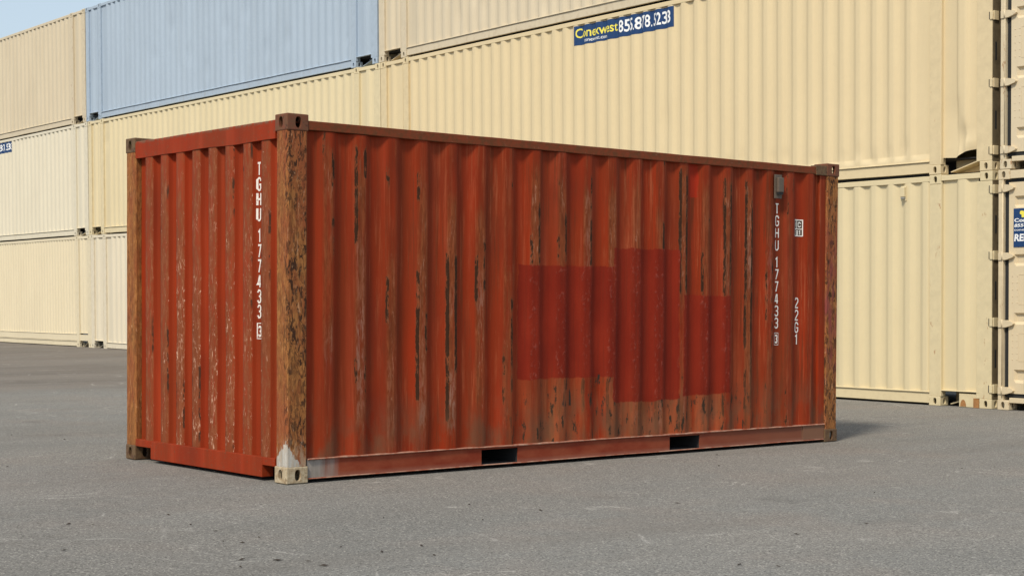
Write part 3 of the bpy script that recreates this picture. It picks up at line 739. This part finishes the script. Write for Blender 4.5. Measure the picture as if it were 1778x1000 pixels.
def long_container(label, mat, pmat, row, s0, left=False, pitch=.278, deep=False, seed=0, banners=(), dents=(), closure=None, vent=None, dz=0.0, damage=False, push=0.0, phase=0.0, group='cream and blue containers in the stacked wall'):
    p, X = wall_pt(s0, left)
    Y = Vector((-X.y, X.x, 0)); X = X.normalized()
    Z = X.cross(Y.normalized())
    O = p + Vector((0, 0, 1))*((row)*HC + dz) + Y.normalized()*push
    root = thing('shipping_container', label, 'container', frame(X, Y, O), group)
    Wd = 2.438; Hh = 2.887
    xs = [0, OV, EL-OV-.178, EL-.178]
    for i, x in enumerate(xs):
        for j, y in enumerate((0, Wd-.162)):
            for z in (0, Hh-.118):
                me = bcm.copy(); o = link('corner_casting', me, pmat, root); o.location = (x, y, z)
    # posts: end posts (wide) and the two intermediate 40 ft posts
    PO = [(0.004, .195), (OV+.004, OV+.174), (EL-OV-.178+.003, EL-OV-.004), (EL-.226, EL-.004)]
    for a, b in PO:
        for y0, y1 in ((.004, .11), (Wd-.11, Wd-.004)):
            box('corner_post', pmat, root, a, b, y0, y1, .119, Hh-.119, .006)
    # the raised bead beside each intermediate post
    for a, b in ((OV-.014, OV+.002), (EL-OV-.003, EL-OV+.010)):
        box('post_flange', mat, root, a, b, .000, .05, .12, Hh-.10, .004)
    zr = .165 if not deep else .335
    bz = .168 if not deep else .34
    # rails, between castings only
    SEG = [(.179, OV-.001), (OV+.179, EL-OV-.179), (EL-OV+.001, EL-.179)]
    for a, b in SEG:
        wobble_rail('top_side_rail', mat, root, a, b, .010, .07, Hh-.080, Hh-.012, .007, seed+a)
    a, b = SEG[1]
    if deep:
        wobble_rail('bottom_side_rail', mat, root, a, b, .020, .06, .025, .150, .003, seed)
        wobble_rail('bottom_side_rail', mat, root, a, b, .014, .06, .170, .325, .003, seed)
        wobble_rail('panel_lip', mat, root, a, b, .0, .06, .150, .165, .003, seed)
        box('bottom_side_rail', mat, root, SEG[2][0], SEG[2][1]-.03, .014, .06, .170, .325)
        box('bottom_side_rail', mat, root, SEG[0][0], SEG[0][1], .014, .06, .170, .325)
    else:
        wobble_rail('bottom_side_rail', mat, root, a, b, .020, .06, .026, .158, .004, seed)
    wobble_rail('panel_lip', mat, root, a, b, .0, .06, bz-.008, bz+.006, .004, seed+2)
    for a, b in (SEG[0], SEG[2]):
        if not (damage and a > 5): wobble_rail('panel_lip', mat, root, a, b, .002, .06, bz+.022, bz+.034, .003, seed+4)
    mp = lambda u, d, z: (u, .010+d, z)
    mpb = lambda u, d, z: (u, Wd-.010-d, z)
    n = int((EL-2*OV-.36)/pitch)
    cw = .072*pitch/.278; wb_ = .066*pitch/.278
    last = EL-OV-.178-.035-phase
    first = last - cw - (n-1)*pitch
    prof = Profile(OV+.174, EL-OV-.174, first, pitch, cw, wb_, n, .036*(pitch/.278)**.5)
    corr_panel('side_panel', mat, root, prof, bz+.006, Hh-.080, 2, mpb)
    corr_panel('side_panel', mat, root, prof, bz+.006, Hh-.080, 26, mp, dents, .0028, seed, closure)
    # short bays in the overhangs
    if pitch > .25:
        q1 = Profile(.195, OV-.014, .36, .25, .072, .060, 2 if seed % 2 else 1, .034)
        q2 = Profile(EL-OV+.010, EL-.226, EL-OV+.255, .25, .110, .045, 1, .034)
    else:
        q1 = Profile(.195, OV-.014, .28, pitch, cw, wb_, 2, .030); q2 = Profile(EL-OV+.010, EL-.226, EL-OV+.06, pitch, cw, wb_, 2, .030)
    corr_panel('side_panel', mat, root, q1, bz+.034, Hh-.080, 8, mp, (), .002, seed+7)
    dd = (); zb_ = None
    if damage:
        dd = ((EL-.46, .40, .12, .26, .050), (EL-.38, .33, .10, .14, -.03), (EL-.52, .7, .10, .3, .02))
        zb_ = lambda x, z: (.085*sm((x-(EL-.62))/.35) - .02*math.exp(-((x-(EL-.55))/.05)**2)) * max(0, 1-(z-bz)/.35) if z < bz+.35 else 0
    corr_panel('side_panel', mat, root, q2, bz+.034, Hh-.080, 30 if damage else 8, mp, dd, .002, seed+9, zbend=zb_)
    # underframe seen through the gaps in the overhangs
    for a, b in ((.19, OV-.01), (EL-OV+.012, EL-.19)):
        box('tunnel_plate', mat, root, a, b, .30, .31, .02, bz+.02, 0)
        bm = bmesh.new()
        for y0_, y1_ in ((.12, .29),):
            vs = [bm.verts.new(q) for q in ((a+.05, y0_, .03), (b-.02, y0_, bz), (b-.02, y1_, bz), (a+.05, y1_, .03), (a+.06, y0_, .02), (b-.01, y0_, bz-.012), (b-.01, y1_, bz-.012), (a+.06, y1_, .02))]
            for f in ((0, 1, 2, 3), (4, 5, 6, 7), (0, 1, 5, 4), (3, 2, 6, 7), (0, 3, 7, 4), (1, 2, 6, 5)): bm.faces.new([vs[i] for i in f])
        to_obj(bm, 'brace', mat, root)
    box('roof_panel', mat, root, .05, EL-.05, .071, Wd-.071, Hh-.05, Hh-.04, 0)
    box('floor', M['under'], root, .05, EL-.05, .111, Wd-.111, bz+.008, bz+.02, 0)
    for a, b in ((.03, .045), (EL-.045, EL-.03)):
        box('end_panel', mat, root, a, b, .111, Wd-.111, .13, Hh-.12, 0)
    for a in (.004, EL-.064):
        box('end_rail', mat, root, a, a+.06, .163, Wd-.163, .03, .118); box('end_rail', mat, root, a, a+.06, .163, Wd-.163, Hh-.118, Hh-.01)
    for bx0, bx1, bz0, bz1, lb in banners: banner(root, prof, mp, bx0, bx1, bz0, bz1, lb)
    if vent:
        v = box('vent', mat, root, vent, vent+.085, -.004, .012, 2.585, 2.775, .003)
        box('vent_hood', mat, v, vent+.012, vent+.078, -.036, -.0045, 2.635, 2.760, .008)
        box('vent_slot', M['bare'], v, vent+.016, vent+.074, -.030, -.0045, 2.612, 2.6345, 0)
    return root

M['brown'] = flat('brown_gap_shade', (.15, .115, .065), .8, .4, 12)  # brown that stands in for shade in the narrow gap
def hinge_lugs(root, pmat):
    box('edge_plate', M['brown'], root, EL-.0035, EL+.004, .014, .26, .120, 2.765, 0)  # thin plate added, its brown painting in the shade of the gap face
    """hinge pins of the doors on the far right end, seen from the side at the corner post"""
    for z in (.24, 1.05, 1.86, 2.66):
        h = box('hinge', pmat, root, EL-.030, EL+.012, -.010, .0035, z-.045, z+.052, .005)
        box('hinge_gap', M['gasket'], h, EL-.046, EL-.0305, -.0015, .0035, z-.040, z+.048, 0)
        box('hinge_leaf', pmat, h, EL+.002, EL+.022, .012, .10, z-.05, z+.06, .003)
    for z in (.62, 1.45, 2.25):
        box('post_slot', M['gasket'], root, EL+.0045, EL+.006, .055, .085, z-.12, z+.10, 0)

def cp(n, base, shade=.93, rust=.5, streak=.5, amt=.25):
    return cream_paint(n+'_paint', base, shade, rust, streak), rust_spots(n+'_frame', tuple(x*.98 for x in base), amt)
C = dict(
    tan=cp('tan', (.62, .535, .39), .92, .5, .9, .5), blue=cp('pale_blue', (.39, .475, .575), .92, .6, .8, .15), r3=cp('bone', (.63, .545, .40), .93, .7, .9, .35),
    l2=cp('ivory', (.69, .635, .50), .95, .6, .6, .2), m2=cp('straw', (.69, .59, .38), .94, .5, .5, .2), r2=cp('cream', (.68, .56, .35), .96, .35, .35, .25),
    l1=cp('buff', (.70, .615, .44), .94, .4, .5, .2), m1=cp('pale_ivory', (.69, .62, .48), .95, .5, .5, .2), r1=cp('warm_cream', (.67, .57, .36), .95, .5, .45, .45),
    d1=cp('door_cream', (.66, .55, .37), .95, .5, .4, .45), d2=cp('door_sand', (.66, .56, .39), .95, .5, .4, .6),
)
BX = EL+.03
k = C['r1']
r1 = long_container('cream container on the ground, right of the red one, small vent near its top', *k, 0, .01, seed=1, vent=12.33)
box('rust_patch', M['orange'], r1, EL-OV+.49, EL-.19, .010, .018, .002, .118, 0)
pt = box('side_plate', k[1], r1, EL-OV+.27, EL-.18, .022, .034, .004, .168, .003)
for x in (EL-OV+.33, EL-.23):
    bm = bmesh.new(); vs = []
    for i in range(10):
        a = math.pi*i/9; vs.append(bm.verts.new((x+.045*math.cos(a), .0205, .010+.085*math.sin(a))))
    bm.faces.new(vs)
    to_obj(bm, 'rust_stain', M['orange'], pt)
dts = [(11.35+.26*i, .30+.05*math.sin(i*2.1), .10, .10, .016) for i in range(5)] + [(9.2, .33, .12, .12, .022), (9.45, .42, .10, .16, .016), (10.05, .34, .12, .13, .020), (10.3, .36, .10, .10, .018), (10.85, .3, .12, .10, .024), (11.9, .95, .10, .05, .009), (7.9, 1.1, .2, .3, .008), (3.5, 2.45, .10, .08, .012)]
k = C['r2']
r2 = long_container('cream container in the middle row with a whole blue banner under its top rail', *k, 1, .02, seed=2,
    banners=[(5.745, 8.065, 2.485, 2.790, 'blue banner with yellow and white lettering')], dents=dts, closure=10.3, damage=True, phase=.26)
k = C['r3']
r3 = long_container('bone coloured container in the top row, right of the pale blue one', *k, 2, -.02, seed=3,
    dents=[(2.6, .5, .15, .3, .016), (3.0, .9, .2, .3, .018), (3.3, .6, .15, .25, .014), (5, .4, .15, .2, .012)])
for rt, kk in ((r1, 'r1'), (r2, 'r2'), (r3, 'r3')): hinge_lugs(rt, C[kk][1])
m1 = long_container('pale ivory container in the bottom row, mostly hidden behind the red one', *C['m1'], 0, -BX+.06, 'mid', seed=4)
m2 = long_container('straw yellow container in the middle row, directly below the pale blue one', *C['m2'], 1, -BX+.02, 'mid', seed=5, dents=[(1.2, 2.3, .1, .2, .02)])
m3 = long_container('pale blue container in the top row of the stack', *C['blue'], 2, -BX-.04, 'mid', seed=6,
    dents=[(4+i*.9, 1.2+.6*math.sin(i*1.7), .25, .30, .014) for i in range(9)] + [(12.6, .6, .1, .1, .02)])
l1 = long_container('buff container with narrow ribs and deep double bottom rail, on the ground at far left', *C['l1'], 0, -2*EL-.06+.10, True, pitch=.187, deep=True, seed=7)
l2 = long_container('off-white container in the middle row at far left, end of a blue banner showing', *C['l2'], 1, -2*EL-.06+.02, True, seed=8,
    banners=[(27.49-21.30, 27.49-18.98, 2.50, 2.80, 'blue banner with yellow and white lettering, cut by the frame')])
l3 = long_container('tan container in the top row at the far left, against the sky', *C['tan'], 2, -2*EL-.06-.04, True, seed=9)

# ------------------------------------------------------------------ stack on the right, doors towards the yard
def door_container(label, mat, pmat, row, s, seed, sign, recs):
    p, d = wall_pt(s+2.438)
    X = NV.copy(); Y = -DV
    O = p+Vector((0, 0, row*HC)) + NV*.0
    Ld, Wd, Hh = 6.058, 2.438, 2.887
    root = thing('shipping_container', label, 'container', frame(X, Vector((Y.x, Y.y, .00585)), O), 'containers with their doors towards the yard')
    for x in (0, Ld-.178):
        for y in (0, Wd-.162):
            for z in (0, Hh-.118):
                o = link('corner_casting', bcm.copy(), pmat, root); o.location = (x, y, z)
    for y0, y1 in ((.004, .075), (Wd-.075, Wd-.004)):
        box('corner_post', pmat, root, .004, .15, y0, y1, .119, Hh-.119, .005)
        box('corner_post', pmat, root, Ld-.15, Ld-.004, y0, y1, .119, Hh-.119, .005)
    for y0, y1 in ((.010, .06), (Wd-.06, Wd-.010)):
        box('top_side_rail', mat, root, .18, Ld-.18, y0, y1, Hh-.08, Hh-.012)
        box('bottom_side_rail', mat, root, .18, Ld-.18, y0+.008 if y0 < 1 else y0, y1 if y0 < 1 else y1-.008, .026, .158)
    pr = Profile(.151, Ld-.151, .30, .278, .072, .066, 20, .036)
    corr_panel('side_panel', mat, root, pr, .16, Hh-.08, 2, lambda u, dd, z: (u, .012+dd, z))
    corr_panel('side_panel', mat, root, pr, .16, Hh-.08, 2, lambda u, dd, z: (u, Wd-.012-dd, z))
    box('roof_panel', mat, root, .1, Ld-.1, .061, Wd-.061, Hh-.05, Hh-.04, 0)
    box('end_panel', mat, root, Ld-.10, Ld-.09, .076, Wd-.076, .03, Hh-.05, 0)
    box('door_header', mat, root, .010, .09, .163, Wd-.163, Hh-.110, Hh-.012)
    # sill with fork openings
    boxes('door_sill', mat, root, [(.008, .10, .163, Wd-.163, .090, .150), (.008, .10, .40, Wd-.40, .012, .0895)], .004)
    # gasket frame
    boxes('door_gasket', M['gasket'], root, [(.045, .07, .076, Wd-.076, .151, .200), (.045, .07, .076, Wd-.076, Hh-.155, Hh-.111), (.045, .07, Wd-.135, Wd-.076, .2005, Hh-.1555), (.045, .07, .076, .135, .2005, Hh-.1555), (.045, .07, Wd/2-.012, Wd/2+.012, .2005, Hh-.1555)], 0)
    for side_ in (0, 1):
        y0, y1 = (.136, Wd/2-.013) if side_ == 0 else (Wd/2+.013, Wd-.136)
        # door leaf with horizontal recessed swages
        bm = bmesh.new(); zs = [.2005]
        lv = []
        for (a, b) in recs: lv += [(a, 0), (a+.035, 1), (b-.02, 1), (b, 0)]
        lv = [(.2005, 0)] + sorted(lv) + [(Hh-.1555, 0)]
        xi = .030
        ys = [y0, y0+.075, y0+.100, y1-.100, y1-.075, y1]
        Gd = []
        for z, f in lv:
            Gd.append([bm.verts.new((xi + .034*f*(1 if 1 < q < 4 else 0), y, z)) for q, y in enumerate(ys)])
        for j in range(len(lv)-1):
            for i in range(5): bm.faces.new((Gd[j][i], Gd[j][i+1], Gd[j+1][i+1], Gd[j+1][i]))
        dr = to_obj(bm, 'door', mat, root)
        boxes('edge_plate', mat, dr, [(.031, .06, y0-.001, y0+.004, .2005, Hh-.1555), (.031, .06, y1-.004, y1+.001, .2005, Hh-.1555)], 0)
        # raised rectangle and its rivets on the flat fields
        for za, zb2 in ((recs[0][1]+.10, recs[1][0]-.10), (recs[1][1]+.10, recs[2][0]-.10)):
            boxes('data_frame', mat, dr, [(.027, .0295, y0+.14, y0+.60, za, za+.006), (.027, .0295, y0+.14, y0+.60, zb2-.006, zb2), (.027, .0295, y0+.14, y0+.146, za+.0065, zb2-.0065), (.027, .0295, y0+.594, y0+.60, za+.0065, zb2-.0065), ] if side_ == 0 else
                  [(.027, .0295, y1-.60, y1-.14, za, za+.006), (.027, .0295, y1-.60, y1-.14, zb2-.006, zb2), (.027, .0295, y1-.146, y1-.14, za+.0065, zb2-.0065)], 0)
            rv = bmesh.new()
            for zz in [za+.02+(zb2-za-.04)*i/4 for i in range(5)]:
                for yy in ((y0+.055, y0+.12) if side_ == 0 else (y1-.055, y1-.12)):
                    bmesh.ops.create_icosphere(rv, subdivisions=1, radius=.007, matrix=Matrix.Translation((.029, yy, zz)))
            to_obj(rv, 'rivet', mat, dr)
        # lock rods
        for yy in (y0+.28, y1-.28):
            rb = bmesh.new(); bmesh.ops.create_cone(rb, segments=10, radius1=.017, radius2=.017, depth=Hh-.25, cap_ends=True, matrix=Matrix.Translation((-.004, yy, Hh/2)))
            rd = to_obj(rb, 'lock_rod', M['bare'], dr, None, True)
            for zz in (.35, 1.1, 1.9, 2.55): box('rod_bracket', mat, rd, -.020, .029, yy-.035, yy+.035, zz-.03, zz+.03, .006)
        # hinges: a blade bridging post and leaf
        for zz in (.235, 1.04, 1.85, 2.665):
            bm = bmesh.new()
            o_, i_ = (Wd-.012, Wd-.225) if side_ == 1 else (.012, .225)
            sg = 1 if side_ == 1 else -1
            pts = [(o_, -.045), (o_, .042), (o_-sg*.11, .042), (i_+sg*.02, .022), (i_, .0), (i_+sg*.015, -.018), (o_-sg*.10, -.045)]
            a = [bm.verts.new((-.010, q[0], zz+q[1])) for q in pts]; b = [bm.verts.new((.012 if j in (0, 1) else .029, q[0], zz+q[1])) for j, q in enumerate(pts)]
            bm.faces.new(a); bm.faces.new(b)
            for i in range(len(pts)): bm.faces.new((a[i], a[(i+1) % 7], b[(i+1) % 7], b[i]))
            h = to_obj(bm, 'hinge', pmat, root)
            rb = bmesh.new(); bmesh.ops.create_cone(rb, segments=10, radius1=.012, radius2=.012, depth=.10, cap_ends=True, matrix=Matrix.Translation((-.004, o_-sg*.052, zz)))
            to_obj(rb, 'hinge_pin', pmat, h, None, True)
    # rod along the post
    rb = bmesh.new(); bmesh.ops.create_cone(rb, segments=8, radius1=.008, radius2=.008, depth=Hh-.3, cap_ends=True, matrix=Matrix.Translation((-.001, Wd-.066, Hh/2)))
    to_obj(rb, 'post_bead', pmat, root, None, True)
    # sign; on this face writing runs towards smaller y
    z0, z1 = sign; yl = Wd-.205; wd = .70
    sb = box('sign', M['banner'], root, .0215, .0265, yl-wd, yl, z0, z1, .002, 'blue sign with white lettering and a yellow emblem')
    def put(text, u, z, ww, hh, mat_, bold=.02, shear=0):
        b = font_mesh(text, ww, hh, 0, 0, bold, shear)
        for v in b.verts: v.co = Vector((.0195, yl-u-v.co.x, z0+z+v.co.z))
        to_obj(b, 'lettering', mat_, sb)
    hh = z1-z0
    put('Conexwest', .012, hh*.645, .46, hh*.10, M['bwhite'], .03)
    put('855-878-5233', .012, hh*.515, .48, hh*.09, M['bwhite'], .03, .2)
    put('conexwest.com', .012, hh*.420, .44, hh*.05, M['bwhite'], .01)
    put('RENT', .012, hh*.15, .30, hh*.19, M['bwhite'], .035, .1)
    b = bmesh.new()
    b.faces.new([b.verts.new((.0195, yl-q[0], z0+hh*q[1])) for q in ((.088, .86), (.094, .93), (.12, .94), (.16, .915), (.24, .915), (.24, .80), (.20, .765), (.115, .765), (.115, .83))])
    to_obj(b, 'emblem', M['byel'], sb)
    return root
door_container('cream container on the ground at the right edge, doors facing out, blue door sign', *C['d1'], 0, EL+.095, 1, (1.955, 2.415), [(.33, .49), (1.03, 1.17), (1.73, 1.87), (2.425, 2.565)])
door_container('sand coloured container with rusty lower corner castings, upper one at the right edge', *C['d2'], 1, EL+.135, 2, (2.045, 2.505), [(.36, .49), (1.07, 1.21), (1.78, 1.92)])

# ------------------------------------------------------------------ specks of bark and grit lying on the asphalt
bm = bmesh.new()
rnd = random.Random(3)
spots = [(-2.1, -3.2), (-1.8, -3.0), (-1.95, -2.6), (-1.2, -2.3)]
for k in range(110):
    if k < 20: x, y = rnd.gauss(-1.6, .8), rnd.gauss(-2.4, .8)
    else: x, y = rnd.uniform(-6, 9), rnd.uniform(-7, 6)
    if 0 < x < 6.1 and 0 < y < 2.5: continue
    z = gz(x, y)+.004; a = rnd.uniform(0, 3.14); l = rnd.uniform(.008, .028); w_ = l*rnd.uniform(.2, .5); h = rnd.uniform(.002, .005)
    ca, sa = math.cos(a), math.sin(a)
    v = [bm.verts.new((x+ca*p[0]*l-sa*p[1]*w_, y+sa*p[0]*l+ca*p[1]*w_, z+p[2]*h)) for p in ((-1, 0, 0), (0, -1, .2), (1, 0, .6), (0, 1, 0), (.1, 0, 1.6))]
    for f in ((0, 1, 4), (1, 2, 4), (2, 3, 4), (3, 0, 4)): bm.faces.new([v[i] for i in f])
db = to_obj(bm, 'ground_debris', flat('bark', (.035, .025, .018), .9)); db['kind'] = 'stuff'; db['label'] = 'dark specks of bark scattered over the asphalt'
